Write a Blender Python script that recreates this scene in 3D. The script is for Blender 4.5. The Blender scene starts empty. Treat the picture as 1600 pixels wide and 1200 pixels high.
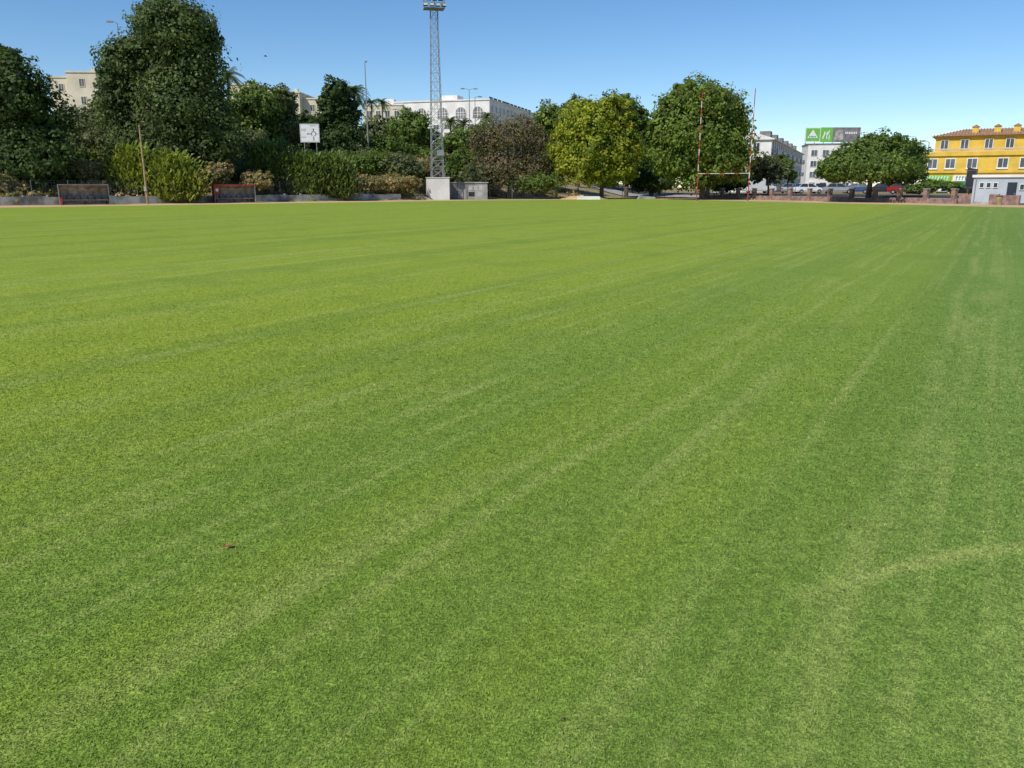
import bpy, math, random
import numpy as np
from mathutils import Vector
random.seed(7)
C = bpy.context.scene.collection
F = 1232.0; P = math.radians(14.04); EYE = 1.6
cP, sP = math.cos(P), math.sin(P)
TH = math.radians(30.9)

def at(px, py, Y):
    x = (px-800)/F; y = (600-py)/F
    dy = cP+y*sP; dz = -sP+y*cP
    return Vector((x*Y/dy, Y, EYE+dz*Y/dy))
def ground_at(px, py):
    x = (px-800)/F; y = (600-py)/F
    dy = cP+y*sP; dz = -sP+y*cP
    t = EYE/-dz
    return Vector((x*t, dy*t, 0))
def gx(px, Y): return at(px, 300, Y).x
def sm(a, b, x):
    t = np.clip((x-a)/(b-a), 0, 1); return t*t*(3-2*t)
U = (.719, .695); NB = (-.695, .719)
def dleft(X, Y): return (X+40)*NB[0]+(Y-75)*NB[1]
def dright(X, Y): return (X-25)*.899+(Y-115)*.437
def hz(X, Y):
    X = np.asarray(X, float); Y = np.asarray(Y, float)
    d = dleft(X, Y)
    prof = np.interp(d, [0, 1.2, 21, 33, 120, 200], [0, .35, 6, 6, 13, 15])
    f = 1-sm(-6, 32, X-(Y-105)*.06)
    r = .6*sm(1, 9, dright(X, Y))
    r = r*sm(100, 120, X*1.0+Y)
    return prof*f+r*(1-f)
def hzf(X, Y): return float(hz(X, Y))

# ------------------------------------------------------------ mesh helpers
class MB:
    def __init__(s): s.v = []; s.f = []
    def quad(s, *p):
        n = len(s.v); s.v += [tuple(q) for q in p]; s.f.append(tuple(range(n, n+len(p)))); return s
    def box(s, x0, y0, z0, x1, y1, z1):
        n = len(s.v)
        s.v += [(x0,y0,z0),(x1,y0,z0),(x1,y1,z0),(x0,y1,z0),(x0,y0,z1),(x1,y0,z1),(x1,y1,z1),(x0,y1,z1)]
        s.f += [(n,n+3,n+2,n+1),(n+4,n+5,n+6,n+7),(n,n+1,n+5,n+4),(n+1,n+2,n+6,n+5),(n+2,n+3,n+7,n+6),(n+3,n,n+4,n+7)]
        return s
    def tube(s, p0, p1, r0, r1=None, n=8, cap=True):
        if r1 is None: r1 = r0
        p0 = Vector(p0); p1 = Vector(p1); d = (p1-p0)
        if d.length < 1e-6: return s
        d.normalize()
        a = d.orthogonal().normalized(); b = d.cross(a)
        k = len(s.v)
        for p, r in ((p0, r0), (p1, r1)):
            for i in range(n):
                t = 2*math.pi*i/n
                s.v.append(tuple(p+a*(r*math.cos(t))+b*(r*math.sin(t))))
        for i in range(n):
            j = (i+1) % n
            s.f.append((k+i, k+j, k+n+j, k+n+i))
        if cap:
            s.f.append(tuple(k+i for i in reversed(range(n)))); s.f.append(tuple(k+n+i for i in range(n)))
        return s
    def prism(s, pts, y0, y1):
        n = len(s.v); m = len(pts)
        s.v += [(x, y0, z) for x, z in pts]+[(x, y1, z) for x, z in pts]
        s.f.append(tuple(n+i for i in range(m))); s.f.append(tuple(n+m+i for i in reversed(range(m))))
        for i in range(m):
            j = (i+1) % m
            s.f.append((n+j, n+i, n+m+i, n+m+j))
        return s
    def ring(s, x0, z0, x1, z1, w, y0, y1):
        s.box(x0, y0, z0, x0+w, y1, z1); s.box(x1-w, y0, z0, x1, y1, z1)
        s.box(x0+w, y0, z0, x1-w, y1, z0+w); s.box(x0+w, y0, z1-w, x1-w, y1, z1); return s
    def build(s, name, mat, parent=None, loc=None, rz=0, smooth=False):
        me = bpy.data.meshes.new(name); me.from_pydata(s.v, [], s.f); me.update()
        if smooth: me.polygons.foreach_set('use_smooth', [True]*len(me.polygons))
        me.materials.append(mat)
        o = bpy.data.objects.new(name, me); C.objects.link(o)
        if parent: o.parent = parent
        if loc is not None: o.location = loc
        o.rotation_euler.z = rz
        return o
def np_obj(name, V, k, col, mat, parent=None, loc=None, faces=None):
    me = bpy.data.meshes.new(name)
    n = len(V); me.vertices.add(n); me.vertices.foreach_set('co', V.astype(np.float32).ravel())
    if faces is None:
        m = n//k; idx = np.arange(n, dtype=np.int32); starts = np.arange(m, dtype=np.int32)*k
    else:
        idx, starts = faces; m = len(starts)
    me.loops.add(len(idx)); me.loops.foreach_set('vertex_index', idx)
    me.polygons.add(m); me.polygons.foreach_set('loop_start', starts)
    a = me.color_attributes.new('tint', 'FLOAT_COLOR', 'POINT')
    a.data.foreach_set('color', np.concatenate([col, np.ones((n, 1))], 1).astype(np.float32).ravel())
    me.update(calc_edges=True)
    me.materials.append(mat)
    o = bpy.data.objects.new(name, me); C.objects.link(o)
    if parent: o.parent = parent
    if loc is not None: o.location = loc
    return o
def tag(o, label=None, cat=None, group=None, kind=None):
    if label: o['label'] = label
    if cat: o['category'] = cat
    if group: o['group'] = group
    if kind: o['kind'] = kind
    return o
def thing(name, loc, rz=0, label=None, cat=None, group=None):
    o = bpy.data.objects.new(name, None); C.objects.link(o); o.location = loc; o.rotation_euler.z = rz
    return tag(o, label, cat, group)

# ------------------------------------------------------------ materials
def newmat(name):
    m = bpy.data.materials.new(name); m.use_nodes = True; nt = m.node_tree; nt.nodes.clear()
    return m, nt
def nd(nt, t, ins=None, **kw):
    n = nt.nodes.new(t)
    for k, v in kw.items(): setattr(n, k, v)
    for k, v in (ins or {}).items():
        s = n.inputs[k]
        if isinstance(v, bpy.types.NodeSocket): nt.links.new(v, s)
        else: s.default_value = v
    return n
def mixc(nt, fac, a, b, mode='MIX'):
    n = nt.nodes.new('ShaderNodeMix'); n.data_type = 'RGBA'; n.blend_type = mode
    for i, v in ((0, fac), (6, a), (7, b)):
        if isinstance(v, bpy.types.NodeSocket): nt.links.new(v, n.inputs[i])
        else: n.inputs[i].default_value = v if i == 0 or len(v) == 4 else (*v, 1)
    return n.outputs[2]
def rng_(nt, v, a, b, c=0., d=1.):
    n = nd(nt, 'ShaderNodeMapRange', {0: v, 1: a, 2: b, 3: c, 4: d}, interpolation_type='SMOOTHSTEP'); return n.outputs[0]
def math_(nt, op, a, b=0.):
    return nd(nt, 'ShaderNodeMath', {0: a, 1: b}, operation=op).outputs[0]
def noise(nt, vec, scale, detail=3., rough=.55):
    return nd(nt, 'ShaderNodeTexNoise', {'Vector': vec, 'Scale': scale, 'Detail': detail, 'Roughness': rough}).outputs[0]
def scaled(nt, vec, s, loc=(0,0,0)):
    return nd(nt, 'ShaderNodeMapping', {'Vector': vec, 'Scale': s, 'Location': loc}).outputs[0]
def surf(nt, col, rough=.8, spec=.3, metal=0., bump=None, bs=.3, bd=.02):
    p = nd(nt, 'ShaderNodeBsdfPrincipled', {'Base Color': col, 'Roughness': rough, 'Specular IOR Level': spec, 'Metallic': metal})
    if bump is not None:
        b = nd(nt, 'ShaderNodeBump', {'Height': bump, 'Strength': bs, 'Distance': bd}); nt.links.new(b.outputs[0], p.inputs['Normal'])
    return p
def out(nt, sh):
    nd(nt, 'ShaderNodeOutputMaterial', {0: sh})
def mat(name, c, rough=.75, var=.15, scale=1.5, spec=.3, metal=0., bs=.2):
    m, nt = newmat(name)
    co = nd(nt, 'ShaderNodeTexCoord').outputs['Object']
    n1 = noise(nt, co, scale, 5); n2 = noise(nt, scaled(nt, co, (4,4,.7)), scale*1.3, 4)
    a = tuple(x*(1-var*1.6) for x in c); b = tuple(min(1, x*(1+var)) for x in c)
    col = mixc(nt, rng_(nt, n1, .3, .7), a, b)
    col = mixc(nt, rng_(nt, n2, .55, .8, 0, var*1.5), col, tuple(x*.5 for x in c))
    out(nt, surf(nt, col, rough, spec, metal, n1, bs).outputs[0])
    return m
M = dict(
 white=mat('white_render', (.72,.70,.66), .85, .08, .4), cream=mat('cream_render', (.60,.54,.41), .85, .1, .3),
 conc=mat('concrete', (.38,.36,.33), .9, .25, .8), wallw=mat('stained_whitewash', (.42,.40,.37), .9, .4, .7),
 pink=mat('pink_brick', (.29,.19,.16), .9, .25, 2), yellow=mat('ochre_render', (.68,.45,.07), .85, .1, .5),
 tile=mat('terracotta', (.36,.21,.13), .85, .25, 2.5), glass=mat('dark_glass', (.03,.04,.05), .15, .2, .5, spec=.5),
 glass2=mat('window_shade', (.10,.12,.13), .3, .3, .5, spec=.5),
 frame=mat('white_frame', (.72,.72,.70), .6, .05), grey=mat('grey_paint', (.42,.46,.50), .8, .08, .7),
 dark=mat('dark_metal', (.03,.03,.035), .6, .2), steel=mat('galvanised_steel', (.30,.31,.32), .5, .15, 2, metal=.3),
 red=mat('red_paint', (.38,.045,.03), .6, .2, 2), pwhite=mat('white_paint', (.76,.76,.76), .5, .06),
 bandw=mat('faded_white', (.55,.52,.50), .6, .15), green=mat('green_sign', (.16,.46,.07), .6, .05),
 dgreen=mat('dark_green', (.01,.20,.06), .6, .08),
 bark=mat('bark', (.14,.105,.075), .95, .35, 3), pbark=mat('pale_bark', (.30,.25,.19), .95, .3, 2),
 wood=mat('weathered_wood', (.34,.26,.13), .9, .2, 3), roofgrey=mat('grey_roof', (.20,.19,.19), .9, .2, 1),
 poly=mat('scratched_panel', (.30,.27,.25), .45, .35, 2), tyre=mat('tyre', (.02,.02,.02), .9, .1),
 silver=mat('silver_paint', (.45,.47,.5), .3, .05, metal=.5), carw=mat('car_white', (.75,.76,.77), .25, .03),
 card=mat('car_dark', (.03,.035,.05), .25, .1), carr=mat('car_red', (.30,.02,.02), .25, .05), carb=mat('car_blue', (.04,.09,.22), .25, .05),
 lampg=mat('lamp_glass', (.6,.6,.55), .2, .05), tail=mat('tail_red', (.4,.01,.01), .3, .05),
 leafb=mat('dry_leaf', (.36,.16,.05), .8, .3, 30), leafd=mat('dull_leaf', (.20,.14,.06), .8, .3, 30),
 bird=mat('dark_feather', (.02,.02,.02), .8, .1), symb=mat('sign_black', (.07,.07,.08), .6, .05),
)
def foliage_mat():
    m, nt = newmat('foliage')
    a = nd(nt, 'ShaderNodeAttribute', attribute_name='tint').outputs[0]
    p = surf(nt, a, .6, .25); t = nd(nt, 'ShaderNodeBsdfTranslucent', {0: mixc(nt, 1., a, (1.4,1.35,.55), 'MULTIPLY')})
    x = nd(nt, 'ShaderNodeMixShader', {0: .38, 1: p.outputs[0], 2: t.outputs[0]}); out(nt, x.outputs[0]); return m
FOL = foliage_mat()

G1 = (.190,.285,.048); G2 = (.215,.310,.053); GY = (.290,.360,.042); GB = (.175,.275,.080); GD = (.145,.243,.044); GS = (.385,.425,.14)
def grass_color(nt):
    pos = nd(nt, 'ShaderNodeNewGeometry').outputs['Position']
    rot = nd(nt, 'ShaderNodeMapping', {'Vector': pos, 'Rotation': (0, 0, TH)}).outputs[0]
    sep = nd(nt, 'ShaderNodeSeparateXYZ', {0: rot}); u, v = sep.outputs[0], sep.outputs[1]
    sp = nd(nt, 'ShaderNodeSeparateXYZ', {0: pos}); X, Y = sp.outputs[0], sp.outputs[1]
    big = noise(nt, scaled(nt, pos, (.07,.05,1)), 1, 2)
    col = mixc(nt, rng_(nt, big, .35, .65), G1, G2)
    left = rng_(nt, u, -2.4, -7.5, 0, .9)
    col = mixc(nt, left, col, GY)
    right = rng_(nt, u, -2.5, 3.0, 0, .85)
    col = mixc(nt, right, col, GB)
    band = noise(nt, scaled(nt, rot, (.5,.014,1)), 1, 2)
    col = mixc(nt, rng_(nt, band, .44, .58, 0, .28), col, GY)
    band2 = noise(nt, scaled(nt, rot, (1.1,.022,1), (9,3,0)), 1, 3)
    col = mixc(nt, rng_(nt, band2, .48, .64, 0, .34), col, GD)
    st = noise(nt, scaled(nt, rot, (4.2,.03,1), (3,7,0)), 1, 3)
    fl = noise(nt, scaled(nt, rot, (1.6,.35,1)), 1, 3)
    s1 = math_(nt, 'MULTIPLY', rng_(nt, st, .50, .62), rng_(nt, fl, .35, .60))
    wob = noise(nt, scaled(nt, rot, (0,.2,1), (5,0,0)), 1, 1)
    uw = math_(nt, 'ADD', u, math_(nt, 'MULTIPLY', math_(nt, 'SUBTRACT', wob, .5), .6))
    acc = math_(nt, 'MULTIPLY', s1, .36)
    for u0, w, k in ((-.25, .15, .42), (-1.93, .09, .40), (-2.35, .07, .2), (-3.75, .12, .25), (.35, .08, .22), (1.6, .14, .22), (-5.6, .18, .28), (-9.2, .25, .3), (-14., .35, .3)):
        du = math_(nt, 'ABSOLUTE', math_(nt, 'SUBTRACT', uw, u0))
        g = math_(nt, 'MULTIPLY', rng_(nt, du, w, 0., 0, k), rng_(nt, fl, .36, .56, .15, 1.))
        acc = math_(nt, 'MAXIMUM', acc, g)
    dx = math_(nt, 'SUBTRACT', X, 3.2); dy = math_(nt, 'ADD', Y, .6)
    rr = math_(nt, 'SQRT', math_(nt, 'ADD', math_(nt, 'MULTIPLY', dx, dx), math_(nt, 'MULTIPLY', dy, dy)))
    da = math_(nt, 'ABSOLUTE', math_(nt, 'SUBTRACT', rr, 4.0))
    g = math_(nt, 'MULTIPLY', math_(nt, 'MULTIPLY', rng_(nt, da, .10, 0, 0, .62), rng_(nt, X, 1.0, 1.4)), rng_(nt, fl, .30, .5, .45, 1))
    acc = math_(nt, 'MAXIMUM', acc, g)
    col = mixc(nt, acc, col, GS)
    n1 = noise(nt, pos, 2.2, 5, .65)
    col = mixc(nt, rng_(nt, n1, .48, .75, 0, .24), col, GS)
    n1b = noise(nt, scaled(nt, pos, (1,1,1), (31,12,0)), .6, 3, .6)
    col = mixc(nt, rng_(nt, n1b, .5, .68, 0, .28), col, GD)
    n2 = noise(nt, pos, 14., 3, .7)
    col = mixc(nt, 1., col, mixc(nt, rng_(nt, n2, .3, .7), (.88,.89,.86), (1.10,1.09,1.10)), 'MULTIPLY')
    return pos, col
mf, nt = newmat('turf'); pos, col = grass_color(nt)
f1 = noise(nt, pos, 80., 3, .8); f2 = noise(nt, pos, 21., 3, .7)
col = mixc(nt, 1., col, mixc(nt, rng_(nt, f1, .34, .66), (.48,.53,.45), (1.20,1.20,1.13)), 'MULTIPLY')  # fine noise whose darks paint in the shadows between grass blades
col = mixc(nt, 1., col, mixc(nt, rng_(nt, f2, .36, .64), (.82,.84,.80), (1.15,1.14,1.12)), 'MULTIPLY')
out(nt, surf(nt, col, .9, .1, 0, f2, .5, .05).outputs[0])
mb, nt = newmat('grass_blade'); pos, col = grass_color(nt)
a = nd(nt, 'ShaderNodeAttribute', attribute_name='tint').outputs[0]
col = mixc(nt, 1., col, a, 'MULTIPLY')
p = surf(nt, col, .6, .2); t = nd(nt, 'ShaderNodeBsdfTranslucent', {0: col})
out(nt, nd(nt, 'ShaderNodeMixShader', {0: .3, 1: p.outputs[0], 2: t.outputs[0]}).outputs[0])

def dirt(name, c1, c2, c3, sc):
    m, nt = newmat(name); pos = nd(nt, 'ShaderNodeNewGeometry').outputs['Position']
    a = noise(nt, pos, sc, 6, .6); b = noise(nt, scaled(nt, pos, (1,1,1), (40,3,0)), sc*.3, 4)
    col = mixc(nt, rng_(nt, a, .35, .65), c1, c2); col = mixc(nt, rng_(nt, b, .5, .65), col, c3)
    out(nt, surf(nt, col, .95, .1, 0, a, .6, .1).outputs[0]); return m
MG = dirt('dry_earth', (.26,.20,.11), (.33,.26,.14), (.16,.17,.06), .9)
MS = dirt('sand', (.52,.33,.18), (.58,.40,.23), (.45,.31,.18), .7)
MA = dirt('asphalt', (.05,.05,.052), (.07,.07,.07), (.06,.06,.06), 2.)
MP = dirt('paving', (.30,.27,.24), (.36,.33,.3), (.32,.3,.27), 1.5)

# ------------------------------------------------------------ ground
xs = np.unique(np.concatenate([np.linspace(-1800,-150,14), np.linspace(-150,150,121), np.linspace(150,1800,14)]))
ys = np.unique(np.concatenate([np.linspace(-600,20,10), np.linspace(20,330,125), np.linspace(330,2500,16)]))
GX, GYY = np.meshgrid(xs, ys)
Z = hz(GX, GYY)
damp = 1-sm(400, 900, np.abs(GX)); Z = Z*damp*(1-sm(600, 1500, GYY))
m = MB(); m.v = list(zip(GX.ravel().tolist(), GYY.ravel().tolist(), Z.ravel().tolist())); W = len(xs)
m.f = [(j*W+i, j*W+i+1, (j+1)*W+i+1, (j+1)*W+i) for j in range(len(ys)-1) for i in range(W-1)]
tag(m.build('ground', MG, smooth=True), kind='structure')
def poly(off, z, name, mt, jit):
    L = []
    def seg(a, b, n):
        for i in range(n):
            t = i/n; L.append((a[0]+(b[0]-a[0])*t+random.uniform(-jit,jit), a[1]+(b[1]-a[1])*t+random.uniform(-jit,jit), z))
    def lp(s, d): return (-40+U[0]*s+NB[0]*d, 75+U[1]*s+NB[1]*d)
    def rp(t, d): return (25+.437*t+.899*d, 115-.899*t+.437*d)
    a = lp(-70, off); b = lp(37, off); c = rp(1, off*1.05); d = rp(135, off)
    seg(a, b, 70); seg(b, c, 20); seg(c, d, 60); seg(d, (d[0], -40), 2); seg((d[0], -40), (a[0], -40), 2); seg((a[0], -40), a, 2)
    mm = MB(); mm.quad(*L[::-1]); return tag(mm.build(name, mt), kind='structure')
poly(-.3, .004, 'path', MS, .0)
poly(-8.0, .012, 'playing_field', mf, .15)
def strip(name, mt, fn, a, b, n, d0, d1, up):
    mm = MB(); prev = None
    for i in range(n+1):
        s = a+(b-a)*i/n; r = []
        for k in range(5):
            x, y = fn(s, d0+(d1-d0)*k/4); r.append((x, y, hzf(x, y)+up))
        if prev:
            for k in range(4): mm.quad(prev[k], r[k], r[k+1], prev[k+1])
        prev = r
    return tag(mm.build(name, mt), kind='structure')
LP = lambda s, d: (-40+U[0]*s+NB[0]*d, 75+U[1]*s+NB[1]*d)
RP = lambda t, d: (25+.437*t+.899*d, 115-.899*t+.437*d)
strip('hill_road', MA, LP, -60, 60, 60, 23.5, 31, .06)
strip('pavement', MP, RP, -30, 60, 45, 1.2, 5, .14)
strip('street', MA, RP, -40, 60, 50, 5.05, 14, .04)

# ------------------------------------------------------------ turf blades
rg = np.random.default_rng(3)
def blades():
    R0, R1 = 1.3, 17.
    pr = np.linspace(R0, R1, 400)
    dens = 32000*(2/np.maximum(pr,2))**1.7*(1-sm(4.5, 17, pr))
    pdf = dens*pr; cdf = np.cumsum(pdf); tot = int(cdf[-1]*(pr[1]-pr[0])*1.6); cdf /= cdf[-1]
    n = tot; r = np.interp(rg.random(n), cdf, pr); th = (rg.random(n)-.5)*1.6
    x = r*np.sin(th); y = r*np.cos(th)
    sc = (np.maximum(r, 2)/2)**.48
    w = (.0011+rg.random(n)*.0011)*sc; L = (.006+rg.random(n)*.008)*sc**.7
    az = rg.random(n)*2*np.pi; lean = .5+rg.random(n)*.75; bz = az+np.pi/2+rg.normal(0,.5,n)
    wx, wy = np.cos(bz)*w, np.sin(bz)*w
    dx, dy = np.cos(az), np.sin(az)
    h1 = L*.55*np.cos(lean*.6); o1 = L*.55*np.sin(lean*.6)
    h2 = h1+L*.5*np.cos(lean*1.35); o2 = o1+L*.5*np.sin(lean*1.35)
    z0 = np.full(n, .0105)
    V = np.empty((n,5,3))
    V[:,0] = np.stack([x-wx, y-wy, z0],1); V[:,1] = np.stack([x+wx, y+wy, z0],1)
    V[:,2] = np.stack([x+dx*o1+wx*.8, y+dy*o1+wy*.8, z0+h1],1); V[:,3] = np.stack([x+dx*o1-wx*.8, y+dy*o1-wy*.8, z0+h1],1)
    V[:,4] = np.stack([x+dx*o2, y+dy*o2, z0+h2],1)
    b = np.arange(n, dtype=np.int32)[:,None]*5
    idx = np.concatenate([b+0,b+1,b+2,b+3,b+3,b+2,b+4],1).ravel().astype(np.int32)
    st = (np.arange(n, dtype=np.int32)[:,None]*7+np.array([0,4],dtype=np.int32)).ravel()
    g = .85+rg.random(n)*.6; c = np.stack([g*1.02, g, g*.97],1)
    dry = rg.random(n) < .04; c[dry] *= np.array([1.4,1.2,1.6])
    col = np.repeat(c, 5, 0)
    return V.reshape(-1,3), idx, st.astype(np.int32), col
V, idx, st, col = blades()
print('blades', len(V)//5)
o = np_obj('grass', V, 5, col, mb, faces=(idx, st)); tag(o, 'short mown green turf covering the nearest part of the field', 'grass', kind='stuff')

# ------------------------------------------------------------ foliage
def leafcloud(lobes, n, leaf, cols, seed, per=22, clump=.22, shell=.62, up=.35, core=.09):
    n = int(n*1.2); leaf = leaf*.9
    r = np.random.default_rng(seed)
    lob = np.array(lobes, float); cen = lob[:, :3]; rad = lob[:, 3:6]
    w = (rad.prod(1))**(2/3); w /= w.sum()
    nc = max(4, n//per); li = r.choice(len(lob), nc, p=w)
    d = r.normal(size=(nc,3)); d /= np.linalg.norm(d, axis=1, keepdims=True)
    rr = shell+(1.07-shell)*r.random(nc)**.7
    rr *= 1+.14*np.sin(d[:,0]*5+li)*np.cos(d[:,2]*4+li*2)
    cc = cen[li]+d*rad[li]*rr[:,None]
    cr = clump*rad[li].mean(1)*(.5+r.random(nc)*.9)
    ci = np.repeat(np.arange(nc), per); N = len(ci)
    g = r.normal(size=(N,3)); gl_ = np.linalg.norm(g, axis=1, keepdims=True); g = g/gl_*np.minimum(gl_, 1.7)*np.array([.62,.62,.45])
    pos = cc[ci]+g*cr[ci][:,None]
    nn = d[ci]*.6+g*.9+r.normal(size=(N,3))*.42+np.array([0,0,up]); nn /= np.linalg.norm(nn, axis=1, keepdims=True)
    cols = np.array(cols); k = r.random(nc)[:,None]; i0 = r.integers(0, len(cols), nc); i1 = r.integers(0, len(cols), nc)
    base = (cols[i0]*k+cols[i1]*(1-k))*(.72+r.random(nc)*.56)[:,None]
    c = base[ci]*(.78+r.random(N)*.44)[:,None]
    s = leaf*(.55+r.random(N)*.9)
    if core > 0:
        M_ = int(N*core); l2 = r.choice(len(lob), M_, p=w); d2 = r.normal(size=(M_,3)); d2 /= np.linalg.norm(d2, axis=1, keepdims=True)
        pos = np.concatenate([pos, cen[l2]+d2*rad[l2]*(.35+.4*r.random(M_))[:,None]])
        n2 = d2+r.normal(size=(M_,3))*.4; n2 /= np.linalg.norm(n2, axis=1, keepdims=True); nn = np.concatenate([nn, n2])
        s = np.concatenate([s, leaf*3.2*(.6+.6*r.random(M_))]); c = np.concatenate([c, cols[r.integers(0,len(cols),M_)]*.85]); N += M_
    t = r.normal(size=(N,3)); t -= (t*nn).sum(1)[:,None]*nn; t /= np.linalg.norm(t, axis=1, keepdims=True); b = np.cross(nn, t)
    s1 = (s*.5)[:,None]; s2 = (s*.34)[:,None]
    V = np.stack([pos-t*s1, pos-b*s2, pos+t*s1, pos+b*s2], 1)
    return V.reshape(-1,3), np.repeat(c, 4, 0)
SEED = [10]
def lob_px(l, Y, dk=.9):
    res = []
    for i, (px, py, rx, ry) in enumerate(l):
        yy = Y+((i*37) % 5-2)*.45*rx*Y/1270*.5
        p = at(px, py, yy); a = rx*Y/1270; b = ry*Y/1306
        res.append((p.x, p.y, p.z, a, max(a*dk, .4), b))
    return res
def tree(name, l, Y, bpx, cols, label, n=9000, leaf=.36, bark='bark', cat='tree', tr=.3, group=None, **kw):
    SEED[0] += 1
    lobes = lob_px(l, Y); bx = gx(bpx, Y); bz = hzf(bx, Y)
    root = thing(name, (bx, Y, bz-.05), 0, label, cat, group)
    V, c = leafcloud(lobes, n, leaf, cols, SEED[0], **kw)
    V -= np.array([bx, Y, bz-.05])
    np_obj('crown', V, 4, c, FOL, root)
    m = MB(); rnd = random.Random(SEED[0])
    low = min(q[2]-q[5] for q in lobes)-bz; topz = max(q[2] for q in lobes)-bz
    mx = sum(q[0] for q in lobes)/len(lobes)-bx
    fork = max(1.0, min(low+.25*(topz-low), topz*.45))
    f = Vector((mx*.35, 0, fork)); k1 = Vector((mx*.1+.1, .05, fork*.5))
    m.tube((0,0,-.5), k1, tr*1.25, tr*.95, 9); m.tube(k1, f, tr*.95, tr*.8, 9)
    for q in lobes:
        e = Vector((q[0]-bx, q[1]-Y, q[2]-bz)); mid = f.lerp(e, .5)+Vector((rnd.uniform(-.4,.4), rnd.uniform(-.3,.3), .3))
        m.tube(f, mid, tr*.6, tr*.35, 7); m.tube(mid, e, tr*.35, tr*.12, 6)
        for j in range(4):
            e2 = e+Vector((rnd.uniform(-.7,.7)*q[3], rnd.uniform(-.7,.7)*q[4], rnd.uniform(-.2,.75)*q[5]))
            m.tube(mid.lerp(e, .5), e2, tr*.16, tr*.05, 5)
    m.build('trunk', M[bark], root)
    return root
def bush(name, l, Y, cols, label, n=2600, leaf=.26, cat='bush', group=None, **kw):
    SEED[0] += 1
    lobes = lob_px(l, Y); bx = lobes[0][0]; bz = hzf(bx, Y)
    V, c = leafcloud(lobes, n, leaf, cols, SEED[0], **kw); V -= np.array([bx, Y, bz])
    o = np_obj(name, V, 4, c, FOL, None, (bx, Y, bz)); return tag(o, label, cat, group)
DK = [(.068,.110,.028), (.092,.140,.038), (.050,.083,.024)]
EU = [(.090,.130,.040), (.130,.175,.055), (.065,.098,.032)]
OL = [(.15,.175,.072), (.19,.215,.095), (.11,.14,.06)]
YG = [(.27,.31,.027), (.35,.36,.032), (.18,.24,.027)]
GR = [(.15,.21,.034), (.20,.255,.042), (.10,.155,.028)]
PU = [(.19,.165,.085), (.20,.15,.09), (.14,.17,.055), (.23,.16,.12)]
BR = [(.33,.26,.12), (.40,.32,.16), (.22,.21,.08)]
MI = [(.12,.185,.034), (.165,.23,.045), (.08,.13,.027)]

tree('broadleaf_tree', [(12,140,56,62),(62,195,44,72),(-30,190,60,100),(30,255,72,52),(2,95,34,26),(82,245,30,50)], 78, 30, DK, 'very dark leafy tree cut off by the left photo edge', 19000, .36, tr=.35)
tree('eucalyptus_tree', [(278,40,54,42),(235,42,30,38),(225,105,60,55),(305,95,44,62),(178,98,26,36),(172,150,22,42),(288,170,72,60),(215,180,54,52),(335,205,38,62),(265,235,82,45),(320,65,26,40),(205,235,38,35),(195,72,14,16),(256,15,26,16)], 88, 262, EU, 'tallest tree on the bank, a towering dark green tree with several lobes', 42000, .36, 'pbark', tr=.5, clump=.26)
tree('evergreen_tree', [(400,160,38,30),(378,195,25,40),(418,198,34,38),(395,235,40,35)], 112, 398, MI, 'dark rounded evergreen tree just right of the towering tree', 9500, .42)
tree('pine_tree', [(445,158,18,22),(440,195,26,36),(455,205,14,24)], 114, 446, OL, 'grey green tree left of the white road sign', 5500, .40)
tree('conifer_tree', [(524,145,19,24),(518,185,22,38),(542,180,22,40),(532,225,34,30),(506,158,10,16)], 119, 526, DK, 'dark pointed evergreen right of the white road sign', 10500, .40)
tree('evergreen_tree', [(484,196,20,22),(478,222,26,26),(500,215,18,24)], 122, 484, DK, 'dark low evergreen directly behind the white road sign', 5500, .40, tr=.2)
tree('bank_tree', [(642,198,32,24),(657,218,28,24),(622,222,28,20)], 145, 640, MI, 'mid green tree in front of the arched hotel, left of the lattice mast', 6000, .5)
tree('bank_tree', [(592,205,26,22),(575,215,20,20),(608,216,20,16)], 147, 592, OL, 'dull green tree below the two small distant palms', 5000, .48)
tree('bank_tree', [(725,222,30,20),(755,215,24,24),(700,228,20,18)], 140, 728, MI, 'mid green tree below the hotel, just right of the lattice mast', 5500, .46)
tree('bank_tree', [(120,196,34,26),(150,190,26,30),(92,205,28,30)], 112, 122, OL, 'grey green tree hiding the foot of the cream building at the left', 6000, .44)
tree('purple_tree', [(795,208,38,30),(768,228,34,36),(828,235,38,42),(785,262,46,30),(820,200,24,22),(750,218,18,22),(838,262,26,24)], 112, 795, PU, 'purplish brown thin leaved tree between the mast and the yellow green tree', 14500, .27, clump=.32, shell=.35, per=12, core=.03)
tree('round_tree', [(862,190,26,28),(850,225,26,32),(868,255,26,32)], 124, 862, GR, 'green tree between the purplish tree and the yellow green tree', 8000, .42)
tree('round_tree', [(903,172,24,20),(890,185,18,16)], 136, 903, OL, 'small dull green treetop peeking up behind the yellow green tree', 3600, .44)
tree('round_tree', [(965,168,30,22),(992,188,22,24),(988,235,34,45)], 122, 978, MI, 'green tree behind the right shoulder of the yellow green tree', 9500, .42)
tree('round_tree', [(1018,232,22,32),(1025,262,24,26),(1010,205,14,18)], 126, 1018, MI, 'narrow green tree filling the gap left of the big green goal side tree', 5500, .42)
tree('yellow_tree', [(920,192,42,34),(955,182,34,30),(888,228,30,34),(930,235,52,38),(965,225,38,40),(912,262,42,26),(955,268,38,22)], 110, 940, YG, 'bright yellow green leafy tree in the middle of the far tree line', 22000, .40, tr=.28)
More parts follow.
